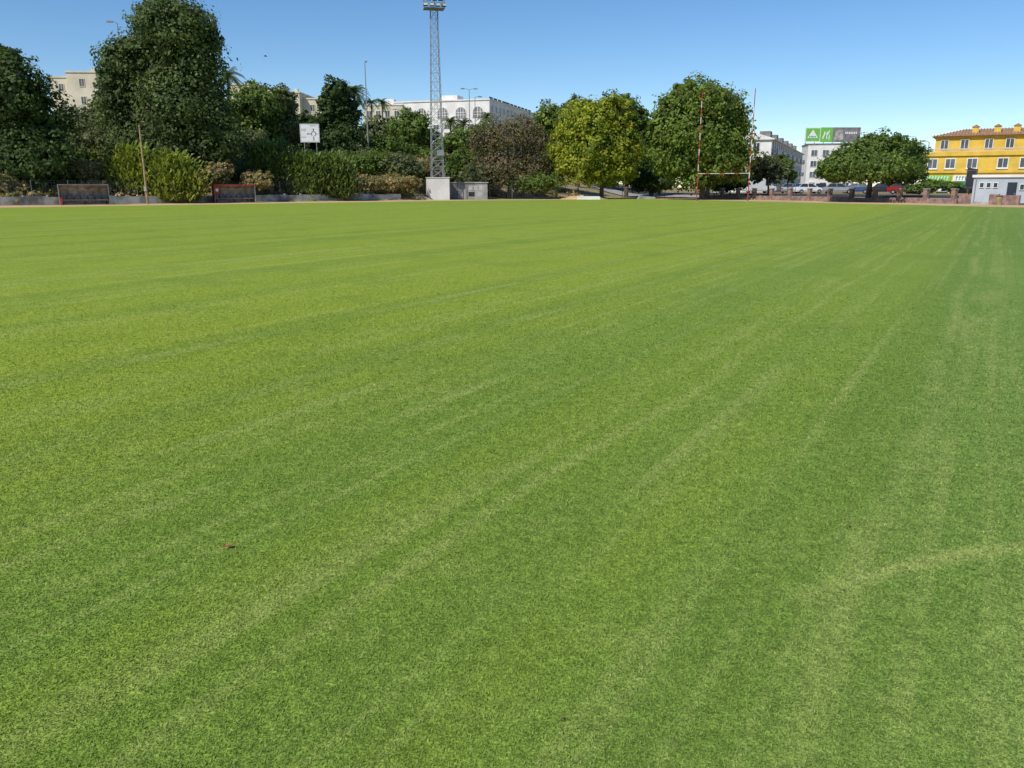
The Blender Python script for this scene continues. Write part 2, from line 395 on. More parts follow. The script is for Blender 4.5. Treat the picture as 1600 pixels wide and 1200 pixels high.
tree('plane_tree', [(1100,158,44,32),(1056,180,36,36),(1138,188,36,42),(1085,215,62,42),(1052,235,36,40),(1142,240,36,44),(1095,258,60,34),(1068,146,20,18),(1030,205,18,24)], 104, 1098, GR, 'big green tree directly behind the left rugby goal post', 30000, .40, tr=.35, clump=.25)
tree('olive_tree', [(1196,256,20,16),(1212,268,20,18),(1182,272,13,14)], 112, 1200, OL, 'small grey green tree right of the goal posts before the white houses', 4600, .30, tr=.14)
tree('olive_tree', [(1228,262,11,14),(1236,275,9,10)], 118, 1230, MI, 'smallest tree standing between the goal posts and the wide dark tree', 2200, .30, tr=.1)
tree('fig_tree', [(1338,247,38,22),(1378,230,38,24),(1412,247,34,28),(1300,264,26,15),(1428,266,22,18),(1360,262,66,20),(1400,270,42,16),(1312,270,28,13),(1352,235,24,20)], 88, 1357, MI, 'wide dome shaped dark green tree near the pink boundary wall', 27000, .30, tr=.3, shell=.68, clump=.2)
tree('broadleaf_tree', [(700,262,26,18),(722,255,20,20)], 118, 708, MI, 'low green tree beside the foot of the lattice mast', 3200, .36, tr=.12)
tree('broadleaf_tree', [(1030,283,26,17),(1000,280,24,20)], 116, 1015, DK, 'low dark tree between the yellow green tree and the big green tree', 4200, .36, tr=.12)
tree('broadleaf_tree', [(1130,285,26,15),(1155,282,18,14)], 116, 1140, DK, 'low dark tree behind the goal crossbar', 3600, .36, tr=.12)

bush('round_shrub', [(148,228,44,32),(168,248,36,24),(120,243,30,24)], 92, OL, 'rounded dull green shrub between the two leftmost trees', 8500, .26, clump=.16, shell=.8)
bush('shrub', [(395,222,26,22),(385,250,24,24)], 101, OL, 'grey green shrub just right of the towering tree', 4000)
bush('shrub', [(605,224,28,12),(585,236,24,12)], 124, MI, 'low shrub at the roadside right of the tall single lamp', 2600, .32)
bush('shrub', [(560,258,32,20),(590,254,30,20)], 106, MI, 'green shrub on the bank below the tall single lamp', 5200)
bush('shrub', [(625,258,28,18),(645,264,22,16)], 106, OL, 'green shrub on the bank left of the white mast base', 4200)
bush('shrub', [(575,284,30,10),(545,282,20,11)], 100, BR, 'low straw coloured shrub above the concrete wall right of the second dugout', 2600)
bush('shrub', [(620,284,32,10),(645,286,18,9)], 102, BR, 'low dry yellowish shrub just left of the white mast base', 2400)
bush('shrub', [(660,258,22,14),(676,268,18,12)], 112, BR, 'brownish dry shrub just behind the lattice mast foot', 2200)
bush('shrub', [(405,282,22,14),(392,280,16,13)], 88, BR, 'dry brown shrub right of the second dugout', 2400)
bush('shrub', [(335,272,20,18),(352,266,14,14)], 86, BR, 'dry straw coloured shrub above the second dugout', 2200)
bush('shrub', [(745,272,26,18),(765,282,22,14)], 112, OL, 'low dull green shrub behind the graffiti hut', 2800)
bush('shrub', [(60,282,46,20),(15,284,40,20)], 80, DK, 'dark shrub under the leftmost tree', 4200)
bush('shrub', [(122,266,42,16),(162,270,28,16)], 82, BR, 'dry reddish brown shrub above the first dugout', 3800)
bush('shrub', [(850,284,34,14),(815,288,28,12)], 111, MI, 'low green shrub at the foot of the purplish tree', 3000)
bush('hedge', [(1455,290,22,9),(1430,296,16,7)], 96, MI, 'low green hedge behind the wall under the yellow building', 2000, cat='hedge')
bush('hedge', [(1490,292,14,7)], 94, MI, 'short clipped green hedge beside the grey hut', 1300, cat='hedge')
rs = random.Random(21)
for i in range(44):
    s = -18+i*1.95+rs.uniform(-.8,.8); d = rs.choice([4.5,9,13,17,20.5])+rs.uniform(-1.5,1.5)
    x, y = LP(s, d); z = hzf(x, y); R_ = rs.uniform(1.1, 2.0)
    if abs((x/y*1270+800)-484) < 45 and d > 10: R_ = 1.0
    if d < 7: R_ *= .7
    lb = [(x, y, z+R_*.45, R_*1.25, R_*1.1, R_*.8), (x+R_*.9, y+.3, z+R_*.3, R_*.8, R_*.8, R_*.6), (x-R_*.8, y-.3, z+R_*.35, R_*.7, R_*.8, R_*.6)]
    SEED[0] += 1
    V, c = leafcloud(lb, 1900, .30, BR if d < 7 else rs.choice([MI, OL, GR, BR, OL]), SEED[0]); V -= np.array([x, y, z])
    tag(np_obj('bank_shrub', V, 4, c, FOL, None, (x, y, z)), 'one of the rough shrubs massed over the sloping bank', 'bush', 'rough shrubs massed on the bank')

def canes(px, Y, wpx, topy, cols, label, n=1200):
    SEED[0] += 1; r = np.random.default_rng(SEED[0])
    bx = gx(px, Y); bz = hzf(bx, Y); wd = wpx*Y/1270; H = at(px, topy, Y).z-bz
    x = r.normal(0, .40, n)*wd; y = r.normal(0, .35, n)*wd*.6; h = H*(.42+.65*r.random(n))*(1-.32*np.abs(x)/wd)
    V = []; c = []
    cols = np.array(cols)
    for k in range(8):
        t = .12+.88*(k+r.random(n))/8
        bend = .18*h*t*t; a = r.random(n)*2*np.pi
        px_, py_, pz = x*(1+.35*t)+np.cos(a)*bend, y*(1+.3*t)+np.sin(a)*bend, h*t
        L = .75+.45*r.random(n); w = .045+.04*r.random(n); b = a+r.normal(0,.8,n)
        tip = np.stack([px_+np.cos(b)*L*.45, py_+np.sin(b)*L*.45, pz+L*(.55-.5*r.random(n))],1)
        p0 = np.stack([px_, py_, pz-.15],1); sx = np.stack([-np.sin(b)*w, np.cos(b)*w, w*.6],1)
        mid = (p0+tip)/2+np.array([0,0,.1])
        V.append(np.stack([p0, mid-sx*1.4, tip, mid+sx*1.4],1).reshape(-1,3))
        q = cols[r.integers(0,len(cols),n)]*(.6+.7*r.random(n))[:,None]; c.append(np.repeat(q,4,0))
    o = np_obj('cane_clump', np.concatenate(V), 4, np.concatenate(c), FOL, None, (bx, Y, bz))
    return tag(o, label, 'reeds')
CY = [(.24,.30,.06), (.31,.35,.09), (.17,.24,.05)]; CG = [(.15,.225,.07), (.20,.265,.085), (.11,.175,.055)]
canes(215, 81, 32, 228, CY, 'sunlit yellow green canes behind the leaning wooden pole', 1500)
canes(274, 81, 34, 236, CY, 'sunlit yellow green canes between the wooden pole and the second dugout', 1500)
canes(430, 93, 30, 218, CG, 'green canes left of the road sign, above the wall')
canes(478, 93, 28, 236, CG, 'green canes directly below the white road sign')
canes(520, 94, 26, 236, CG, 'green canes below the dark pointed evergreen')

def under():
    r = np.random.default_rng(77)
    V = []; c = []
    pal = np.array([(.36,.29,.15),(.30,.26,.12),(.19,.21,.07),(.43,.34,.18),(.14,.18,.05)])
    for i in range(620):
        s = r.uniform(-25, 72); d = r.uniform(.8, 22)
        x, y = LP(s, d); z = hzf(x, y); q = r.uniform(.5, 1.3)
        cc = pal[r.integers(0, 5)]
        v, k = leafcloud([(x, y, z+.1, q*1.4, q*1.4, q*.6)], 120, .26, [cc, cc*1.25, cc*.7], int(r.integers(1e6)), per=12, shell=.5)
        V.append(v); c.append(k)
    return np.concatenate(V), np.concatenate(c)
V, c = under(); tag(np_obj('undergrowth', V, 4, c, FOL), 'dry brown and green scrub covering the bank', 'undergrowth', kind='stuff')

def palm(px, py, Y, R, label):
    SEED[0] += 1; rnd = random.Random(SEED[0])
    p = at(px, py, Y); bz = hzf(p.x, Y); H = p.z-bz
    root = thing('palm_tree', (p.x, Y, bz), 0, label, 'palm tree')
    m = MB(); n = 8
    for i in range(n): m.tube((0,0,H*i/n), (0,0,H*(i+1)/n), .22-.006*i+.03, .2-.006*i, 8)
    m.build('trunk', M['bark'], root)
    m = MB()
    for i in range(38):
        a = rnd.uniform(0, 6.283); el = rnd.uniform(-.5, 1.35); pts = []
        for j in range(7):
            t = j/6; h = R*t*math.cos(el*.8); pts.append(Vector((math.cos(a)*h, math.sin(a)*h, H+R*t*math.sin(el)-.55*R*t*t)))
        sd = Vector((-math.sin(a), math.cos(a), 0))
        for j in range(6):
            for q in range(2):
                b0 = pts[j].lerp(pts[j+1], q/2); b1 = pts[j].lerp(pts[j+1], q/2+.45)
                for sg in (-1, 1):
                    e = b1+sd*sg*R*.24*(1-.5*j/6)+(pts[j+1]-pts[j])*.6-Vector((0,0,.08*R)); m.quad(b0, b1, e)
    me = m.build('fronds', FOL, root)
    at_ = me.data.color_attributes.new('tint', 'FLOAT_COLOR', 'POINT')
    for dd in at_.data: k = rnd.uniform(.7,1.3); dd.color = (.11*k, .15*k, .05*k, 1)
palm(355, 116, 118, 2.5, 'palm tree whose top shows beside the crown of the towering tree')
palm(440, 148, 128, 2.4, 'palm tree rising behind the grey green tree')
palm(553, 143, 124, 2.4, 'palm tree right beside the dark pointed evergreen')
palm(580, 160, 215, 2.4, 'left one of two small distant palms before the hotel side wing')
palm(597, 160, 212, 2.4, 'right one of two small distant palms before the hotel side wing')
palm(704, 190, 170, 2.4, 'palm tree before the hotel just right of the lattice mast')
palm(724, 193, 172, 2.4, 'palm tree before the hotel beside the double street lamp')
palm(760, 182, 172, 2.2, 'palm tree before the corner of the arched hotel')
palm(1222, 248, 150, 2.0, 'small palm tree in front of the white terraced houses')

# ------------------------------------------------------------ left wall, fence, dugouts
m = MB()
def wallseg(m, fn, a, b, d0, d1, h, n=20):
    for i in range(n):
        s0 = a+(b-a)*i/n; s1 = a+(b-a)*(i+1)/n; hh = h+.04*math.sin(i*2.1)
        q = [fn(s0,d0), fn(s1,d0), fn(s1,d1), fn(s0,d1)]; k = len(m.v)
        m.v += [(x,y,-.2) for x,y in q]+[(x,y,hh) for x,y in q]
        m.f += [(k,k+1,k+5,k+4),(k+2,k+3,k+7,k+6),(k+4,k+5,k+6,k+7)]
        if i == 0: m.f.append((k+3,k,k+4,k+7))
        if i == n-1: m.f.append((k+1,k+2,k+6,k+5))
wallseg(m, LP, -30, 36.5, 0, .3, .74, 34)
w = thing('boundary_wall', (0,0,0), 0, 'low stained grey white concrete wall along the foot of the bank', 'wall')
m.build('wall_body', M['wallw'], w)
m = MB()
for i in range(34):
    x, y = LP(-30+i*1.955, -.03); x2, y2 = LP(-30+i*1.955, .33); m.tube((x,y,.80), (x2,y2,.80), .06, .06, 6)
tag(m.build('coping_stones', M['conc'], w), kind='stuff')

def fence(name, pts, h, label, step=3.):
    root = thing(name, (0,0,0), 0, label, 'fence')
    wm = MB()
    for a, b in zip(pts[:-1], pts[1:]):
        L = math.dist(a, b); n = max(1, int(L/step))
        for i in range(n):
            p = (a[0]+(b[0]-a[0])*i/n, a[1]+(b[1]-a[1])*i/n); q = (a[0]+(b[0]-a[0])*(i+1)/n, a[1]+(b[1]-a[1])*(i+1)/n)
            zp, zq = hzf(*p), hzf(*q)
            MB().tube((*p, zp-.2), (*p, zp+h), .035, .035, 6).build('post', M['roofgrey'], root)
            for k in range(9): wm.tube((*p, zp+.1+k*(h-.12)/8), (*q, zq+.1+k*(h-.12)/8), .006, .006, 3, False)
            for k in range(12):
                t = (k+.5)/12; x = p[0]+(q[0]-p[0])*t; y = p[1]+(q[1]-p[1])*t; z = zp+(zq-zp)*t
                wm.tube((x,y,z+.1), (x,y,z+h-.02), .006, .006, 3, False)
    wm.build('wire_mesh', M['roofgrey'], root)
fence('wire_fence', [LP(-28, 1.), LP(36, 1.)], 1.9, 'grey wire mesh fence standing just above the concrete wall')
fence('wire_fence', [LP(40, 1.), (6, 111.5), (25, 116.5)], 1.9, 'grey wire mesh fence running behind the yellow and purplish trees')

def dugout(s, d, label, fas, s1, s2, rf):
    x, y = LP(s, d); root = thing('dugout', (x, y, 0), math.atan2(U[1], U[0])-.25, label, 'dugout', 'team dugouts at the field edge')
    L = 2.0
    prof = [(.95, .05), (1.0, 1.1), (.85, 1.5), (.45, 1.74), (-.35, 1.80)]
    m = MB()
    for (a, b) in zip(prof[:-1], prof[1:]): m.quad((-L,a[0],a[1]), (L,a[0],a[1]), (L,b[0],b[1]), (-L,b[0],b[1]))
    m.build('rear_panel', M['poly'], root)
    for k in range(6):
        m = MB(); xx = -L+k*L*2/5
        for (a, b) in zip(prof[:-1], prof[1:]): m.tube((xx,a[0]-.03,a[1]), (xx,b[0]-.03,b[1]-.02), .03, .03, 6)
        m.build('frame_rib', M['conc'], root)
    for sg, mt in ((-1, s1), (1, s2)):
        MB().prism([(-.1,.05),(.95,.05),(1.,1.1),(.85,1.5),(.45,1.74),(-.35,1.80),(-.35,1.55),(.0,1.1)], -.02, .02).build('side_panel', M[mt], root, (sg*(L+.03), 0, 0), math.pi/2)
    MB().box(-L-.06, -.42, 1.75, L+.06, -.36, 1.83).build('front_fascia', M[fas], root)
    MB().quad((-L-.06,-.36,1.835), (L+.06,-.36,1.835), (L+.06,.47,1.775), (-L-.06,.47,1.775)).build('roof', M[rf], root)
    MB().box(-L+.05, .3, .4, L-.05, .7, .46).build('bench', M['conc'], root)
    for xx in (-L+.2, -.04, L-.28): MB().box(xx,.45,0,xx+.08,.55,.398).build('bench_leg', M['dark'], root)
    for k in range(7):
        xx = -L+.3+k*(2*L-.6)/6
        MB().box(xx-.2,.32,.463,xx+.2,.68,.52).box(xx-.2,.62,.521,xx+.2,.68,.80).build('seat', M['roofgrey'], root)
    for sg in (-1, 1): MB().tube((sg*L,-.38,0), (sg*L,-.38,1.75), .025, .025, 6).build('front_post', M['steel'], root)
    return root
r1 = dugout(-.1, -1.7, 'dark grey open fronted dugout in the shade of the leftmost tree', 'roofgrey', 'roofgrey', 'dark', 'roofgrey')
r2 = dugout(14.2, -1.7, 'red topped open fronted dugout right of the wooden pole', 'red', 'red', 'poly', 'roofgrey')
MB().box(-1.98,-.44,.9,-1.55,-.40,1.74).build('front_panel', M['red'], r2)
MB().box(-1.90,-.455,1.15,-1.65,-.442,1.42).build('white_plate', M['pwhite'], r2)
MB().box(-1.98,-.44,.05,-1.8,-.40,.7).build('front_panel', M['red'], r1)

p = at(230, 312, 76.5); t = at(222, 195, 76.5)
root = thing('utility_pole', (p.x, p.y, 0), 0, 'tall yellowish wooden pole leaning before the sunlit canes', 'pole')
MB().tube((0,0,-.3), (.02,0,3.5), .12, .10, 10).tube((.02,0,3.5), (-.0,0,t.z), .10, .07, 10).build('pole_shaft', M['wood'], root)
MB().tube((-.3,0,t.z-.35), (.12,0,t.z-.3), .03, .03, 6).build('bracket', M['dark'], root)
MB().box(-.12,-.2,1.2,.12,-.1,1.7).build('switch_box', M['conc'], root)

# ------------------------------------------------------------ mast
bx, by = gx(684, 104), 104.
root = thing('floodlight_mast', (bx, by+.2, 0), math.radians(12), 'tall grey steel lattice floodlight mast standing on a white block', 'floodlight mast')
z0 = 2.75; z1 = at(683, 14, 104).z
W0, W1 = .76, .42; nseg = 19
def hw(z): return W0+(W1-W0)*(z-z0)/(z1-z0)
cs = [(-1,-1),(1,-1),(1,1),(-1,1)]
for a in cs: MB().tube((a[0]*W0,a[1]*W0,z0), (a[0]*W1,a[1]*W1,z1), .045, .04, 6).build('mast_leg', M['steel'], root)
m = MB()
for k in range(nseg):
    za = z0+(z1-z0)*k/nseg; zb = z0+(z1-z0)*(k+1)/nseg; a_, b_ = hw(za), hw(zb)
    for i in range(4):
        c0, c1 = cs[i], cs[(i+1) % 4]
        m.tube((c0[0]*a_,c0[1]*a_,za), (c1[0]*b_,c1[1]*b_,zb), .019, .019, 5)
        m.tube((c1[0]*a_,c1[1]*a_,za), (c0[0]*b_,c0[1]*b_,zb), .019, .019, 5)
        m.tube((c0[0]*b_,c0[1]*b_,zb), (c1[0]*b_,c1[1]*b_,zb), .019, .019, 5)
m.build('lattice_bracing', M['steel'], root)
m = MB()
for k in range(60):
    z = z0+k*(z1-z0)/60; m.tube((-.18,-.05,z), (.18,-.05,z), .010, .010, 4)
m.tube((-.18,-.05,z0), (-.18,-.05,z1), .015, .015, 4).tube((.18,-.05,z0), (.18,-.05,z1), .015, .015, 4)
m.build('ladder', M['steel'], root)
m = MB().box(-1.25,-.8,z1,1.25,.8,z1+.08)
for zz in (.5, 1.0):
    m.tube((-1.2,-.75,z1+zz),(1.2,-.75,z1+zz),.03).tube((-1.2,.75,z1+zz),(1.2,.75,z1+zz),.03).tube((-1.2,-.75,z1+zz),(-1.2,.75,z1+zz),.03).tube((1.2,-.75,z1+zz),(1.2,.75,z1+zz),.03)
for xx in (-1.2, 0, 1.2):
    for yy in (-.75, .75): m.tube((xx,yy,z1),(xx,yy,z1+1.05),.03)
m.build('platform', M['steel'], root)
for i in range(4):
    xx = -1.05+i*.7
    fl = MB().prism([(-.26,-.05),(.26,-.05),(.20,.30),(-.20,.30)], -.5, 0).build('floodlight', M['dark'], root, (xx,-.75,z1+.2), .1*(i-1.5))
    MB().box(-.22,-.515,.0,.22,-.503,.25).build('lens', M['lampg'], fl)
for i in range(3):
    fl = MB().prism([(-.26,-.05),(.26,-.05),(.20,.30),(-.20,.30)], -.5, 0).build('floodlight', M['dark'], root, (-.7+i*.7,-.75,z1+.85), .1*(i-1))
    MB().box(-.22,-.515,.0,.22,-.503,.25).build('lens', M['lampg'], fl)
MB().box(-.1,-.95,5.4,.75,-.68,6.1).build('control_box', M['steel'], root)
MB().box(-1.35,-1.2,-.1,1.35,1.2,2.7).build('mast_base', M['white'], root)
MB().box(-1.42,-1.27,2.7,1.42,1.27,2.78).build('base_cap', M['white'], root)

p = at(701, 310, 106)
root = thing('concrete_hut', (p.x, 106, 0), .12, 'low grey concrete hut with white lettering right of the mast base', 'hut')
MB().box(0,0,-.1,5.1,2.6,2.1).build('wall', M['conc'], root)
MB().box(-.12,-.12,2.1,5.22,2.72,2.22).build('roof', M['conc'], root)
dr = MB().box(.35,-.04,.05,1.25,-.005,1.95).build('door', M['roofgrey'], root); MB().box(1.08,-.09,.95,1.14,-.045,1.1).build('handle', M['dark'], dr)
m = MB(); xx = 2.4
for i in range(7):
    w_ = .18; k = i % 4
    m.box(xx,-.02,1.25,xx+.05,-.004,1.7)
    if k != 1: m.box(xx+.05,-.02,1.64,xx+w_,-.004,1.7)
    if k != 2: m.box(xx+.05,-.02,1.25,xx+w_,-.004,1.31)
    if k in (1, 3): m.box(xx+w_,-.02,1.25,xx+w_+.05,-.004,1.7)
    xx += .32
m.build('painted_lettering', M['pwhite'], root)
MB().box(2.6,-.03,.4,3.4,-.005,.95).build('hatch', M['dark'], root)
p = at(918, 310, 106)
tag(MB().prism([(-1.5,0),(1.5,0),(1.5,.28),(1.35,.42),(-1.35,.42),(-1.5,.28)], -.4,.4).build('concrete_block', M['white'], None, (p.x,104.5,0), -.1), 'low white concrete block on the sand below the yellow green tree', 'block')
p = at(1010, 310, 108)
tag(MB().prism([(-1.2,0),(1.2,0),(1.1,.3),(-1.0,.45)], -.3,.3).build('concrete_block', M['conc'], None, (p.x,108,0), .2), 'low grey concrete block at the field end left of the goal', 'block')
for (px, Y, w_, lab) in ((655,102.5,1.6,'small heap of sand left of the white mast base'),(915,109,3.4,'wide low heap of sand beneath the yellow green tree'),(1180,104,2.2,'low heap of pale sand right of the rugby goal')):
    m = MB(); r0 = random.Random(int(px)); n = 16
    rings = []
    for j in range(5):
        rr = w_*(1-j/4.6); zz = .6*math.sin(j/4*1.5)
        rings.append([(rr*math.cos(6.283*i/n)*r0.uniform(.88,1.1), rr*.6*math.sin(6.283*i/n)*r0.uniform(.88,1.1), zz) for i in range(n)])
    for a, b in zip(rings[:-1], rings[1:]):
        for i in range(n): m.quad(a[i], a[(i+1) % n], b[(i+1) % n], b[i])
    m.quad(*rings[-1])
    tag(m.build('sand_heap', MS, None, (gx(px, Y), Y, 0)), lab, 'sand heap')

# ------------------------------------------------------------ rugby goal
gl = Vector((gx(1089,90), 90, 0))
root = thing('rugby_goal', (gl.x, gl.y, 0), math.atan2(-2.85, 4.85), 'tall H shaped rugby goal with red and white posts', 'rugby goal')
L = math.hypot(4.85, 2.85)
for i, xx in enumerate((0, L)):
    top = at(1096,143,90).z if i == 0 else at(1179,138,87.15).z
    po = MB().tube((xx,0,0),(xx,0,top),.055,.042,12).build('goal_post', M['red'], root)
    n = 14
    for k in range(n):
        if k % 2 == (0 if i == 0 else 1) and 3 <= k < n-1:
            za, zb = top*k/n, top*(k+.8)/n
            MB().tube((xx,0,za),(xx,0,zb),.060-.0009*k,.0595-.0009*k,12).build('white_band', M['bandw'], po)
    MB().tube((xx,0,0),(xx,0,.06),.16,.14,12).build('ground_socket', M['steel'], po)
cb = MB().tube((.05,0,3.0),(L-.05,0,3.0),.045,.045,12).build('crossbar', M['bandw'], root)
for k in (1, 3, 5): MB().tube((L*k/7,0,3.0),(L*(k+.7)/7,0,3.0),.050,.050,12).build('red_band', M['red'], cb)

# ------------------------------------------------------------ sign, lamps
c = at(484, 208, 110); w_ = 1.27; h_ = 1.18; gz = hzf(c.x, 110)
root = thing('road_sign', (c.x, 110, gz), .05, 'white rectangular direction sign with black roundabout arrows on the bank', 'road sign')
zc = c.z-gz
MB().box(-w_,-.03,zc-h_,w_,.03,zc+h_).build('sign_board', M['pwhite'], root)
MB().ring(-w_+.05,zc-h_+.05,w_-.05,zc+h_-.05,.03,-.036,-.032).build('border', M['symb'], root)
m = MB(); cx_, cz_ = .5, zc-.1
for i in range(20):
    a0, a1 = 6.283*i/24-1.2, 6.283*(i+1)/24-1.2
    m.quad((cx_+.33*math.cos(a0),-.034,cz_+.33*math.sin(a0)),(cx_+.33*math.cos(a1),-.034,cz_+.33*math.sin(a1)),(cx_+.24*math.cos(a1),-.034,cz_+.24*math.sin(a1)),(cx_+.24*math.cos(a0),-.034,cz_+.24*math.sin(a0)))
m.box(cx_-.05,-.038,cz_-.85,cx_+.05,-.033,cz_-.33).box(cx_-.045,-.038,cz_+.33,cx_+.045,-.033,cz_+.55).box(cx_-.75,-.038,cz_-.045,cx_-.33,-.033,cz_+.045).box(cx_+.33,-.038,cz_-.04,cx_+.55,-.033,cz_+.04)
m.prism([(cx_-.13,cz_+.52),(cx_+.13,cz_+.52),(cx_,cz_+.72)],-.038,-.033).prism([(cx_-.72,cz_-.13),(cx_-.72,cz_+.13),(cx_-.92,cz_)],-.038,-.033)
m.build('arrow_symbol', M['symb'], root)
m = MB()
for (a_, b_, z_) in ((-1.1,-.45,.45),(-1.1,-.5,.25),(-1.1,-.6,-.55),(.1,.85,.88)):
    x_ = a_
    while x_ < b_: m.box(x_,-.038,zc+z_,x_+.05,-.033,zc+z_+.09); x_ += .1
m.build('lettering', M['symb'], root)
for sg in (-.8, .8): MB().box(sg-.05,.034,-.3,sg+.05,.12,zc+h_-.1).build('post', M['steel'], root)

def lamp(px, py, Y, arms, label, L=1.6):
    p = at(px, py, Y); gz = hzf(p.x, Y); H = p.z-gz
    root = thing('street_lamp', (p.x, Y, gz), 0, label, 'street lamp')
    MB().tube((0,0,-.2),(0,0,H*.5),.12,.09,8).tube((0,0,H*.5),(0,0,H),.09,.06,8).build('lamp_post', M['steel'], root)
    for a in arms:
        dx, dy = math.cos(a), math.sin(a)
        MB().tube((0,0,H-.05),(dx*L*.6,dy*L*.6,H+.12),.04,.035,6).tube((dx*L*.6,dy*L*.6,H+.12),(dx*L,dy*L,H+.15),.035,.03,6).build('lamp_arm', M['steel'], root)
        h = MB().prism([(0,-.05),(.75,-.05),(.72,.06),(.35,.13),(.05,.1)],-.14,.14).build('lamp_head', M['steel'], root, (dx*L*.95,dy*L*.95,H+.12), a)
        MB().box(.1,-.11,-.075,.65,.11,-.052).build('lamp_glass', M['lampg'], h)
lamp(570, 99, 119, [-1.2], 'tall single armed street lamp right of the dark pointed evergreen', .5)
lamp(183, 36, 104, [3.3], 'street lamp whose head pokes up left of the towering tree', .5)
lamp(733, 140, 145, [.1, 3.24], 'double armed street lamp in front of the arched hotel', .8)
lamp(742, 152, 150, [.3], 'thinner single armed lamp behind the double armed street lamp', .6)
lamp(626, 172, 150, [2.9], 'street lamp standing left of the lattice mast before the hotel', .8)
lamp(1452, 222, 112, [3.0], 'slim street lamp before the left corner of the yellow building', .5)

def window(root, x0, z0, x1, z1, y=0, side=None, mt='glass', fr='frame', fw=.1, mull=1, sill=False):
    loc = (0,0,0) if side is None else (side[0], side[1], 0); rz = 0 if side is None else side[2]
    w_ = MB().ring(x0-fw, z0-fw, x1+fw, z1+fw, fw, y-.09, y-.004)
    for k in range(mull):
        t = x0+(x1-x0)*(k+1)/(mull+1); w_.box(t-.035, y-.06, z0, t+.035, y-.03, z1)
    o = w_.build('window', M[fr], root, loc, rz)
    MB().box(x0, y-.026, z0, x1, y-.006, z1).build('pane', M[mt], o)
    if sill: MB().box(x0-fw-.08, y-.2, z0-fw-.1, x1+fw+.08, y-.004, z0-fw-.003).build('sill', M[fr], o)
    return o

# arched hotel on the hill
ca = at(765, 200, 232); rz = math.radians(-16.7)
LW = 29.; bz = 9.; top = at(765, 156, 232).z-bz
root = thing('hotel', (ca.x, 232, bz), rz, 'large white hotel with big arched windows on the hill behind the mast', 'hotel')
MB().box(-LW,0,-2,0,50,top).build('wall', M['white'], root)
MB().box(-LW-.25,-.25,top,.25,50.25,top+.35).build('parapet', M['white'], root)
MB().box(-16,4,top+.35,-11,9,top+2.).build('stair_tower', M['white'], root)
MB().box(-6,20,top+.35,-2,26,top+1.6).build('roof_hut', M['white'], root)
def arch(root, cx, z0, r, hh):
    pts = [(cx-r, z0), (cx+r, z0)]+[(cx+r*math.cos(a), z0+hh+r*math.sin(a)) for a in [math.pi*k/14 for k in range(15)]]
    big = [(cx-r-.2, z0-.01), (cx+r+.2, z0-.01)]+[(cx+(r+.2)*math.cos(a), z0+hh+(r+.2)*math.sin(a)) for a in [math.pi*k/14 for k in range(15)]]
    o = MB().prism(big, -.12, -.01).build('arched_surround', M['white'], root)
    g = MB().prism(pts, -.18, -.125).build('arched_pane', M['roofgrey'], o)
    m = MB()
    for t in (-.5, 0, .5): m.box(cx+t*r-.07,-.25,z0,cx+t*r+.07,-.185,z0+hh+r*math.sqrt(1-t*t))
    m.box(cx-r,-.26,z0+hh*.5,cx+r,-.19,z0+hh*.5+.12).box(cx-r,-.262,z0+hh,cx+r,-.192,z0+hh+.12); m.build('mullion', M['frame'], o)
for cx_ in (-26, -20.5, -14, -8.5, -3.4): arch(root, cx_, top-4.6, 1.5, 1.4)
for row in range(3):
    zz = top-8.2-row*3.2
    for k in range(8):
        x0 = -27.4+k*3.5; window(root, x0, zz, x0+1.7, zz+1.9, mt='glass2', fw=.12)
        MB().box(x0-.4,-.9,zz-.35,x0+2.1,-.01,zz-.15).box(x0-.4,-.9,zz-.149,x0+2.1,-.8,zz+.6).build('balcony', M['white'], root)
sd = (0, 0, math.pi/2)
for row in range(4):
    zz = top-3-row*3.2
    for k in range(13):
        x0 = 1.4+k*3.7
        window(root, x0, zz, x0+1.8, zz+1.7, side=sd, mt='glass2', fw=.12)
for k in range(11):
    y0 = 4+k*4.1; MB().quad((-3.4,y0,top+.9),(-1.2,y0,top+.45),(-1.2,y0+2.8,top+.45),(-3.4,y0+2.8,top+.9)).box(-1.4,y0,top+.35,-1.2,y0+2.8,top+1.3).build('rooftop_panel', M['dark'], root)
p = at(568, 175, 240)
root = thing('hotel_wing', (p.x, 240, 10), -.1, 'low white stepped wing left of the arched hotel', 'building')
tz = at(600, 165, 240).z-10
MB().box(0,0,-2,11.5,14,tz).build('wall', M['cream'], root); MB().box(-.2,-.2,tz,11.7,14.2,tz+.3).build('parapet', M['white'], root); MB().box(6,2,tz+.3,8.5,5,tz+1.9).build('roof_hut', M['white'], root)
for k in range(4): window(root, 1+k*2.7, tz-3.2, 2.3+k*2.7, tz-1.5, mt='glass2')
def cream(px0, px1, Y, steps, label, rzz=0., zb=9.):
    p = at(px0, 150, Y); root = thing('apartment_building', (p.x, Y, zb), rzz, label, 'building')
    sc = Y/1270
    for (a, b, py, dy) in steps:
        x0 = (a-px0)*sc; x1 = (b-px0)*sc; z = at(a, py, Y).z-zb
        MB().box(x0, dy, -2, x1, dy+12, z).build('wall', M['cream'], root); MB().box(x0-.15, dy-.15, z, x1+.15, dy+12.15, z+.25).build('parapet', M['cream'], root)
        n = max(1, int((x1-x0)/2.8))
        for r_ in range(3):
            for k in range(n):
                xx = x0+(x1-x0)*(k+.5)/n; window(root, xx-.4, z-2.3-r_*3, xx+.4, z-1.1-r_*3, y=dy, mt='glass2', fr='cream')
        cx_ = x0+(x1-x0)*.6
        MB().box(cx_, dy+3, z+.25, cx_+.7, dy+3.7, z+1.2).build('chimney', M['cream'], root)
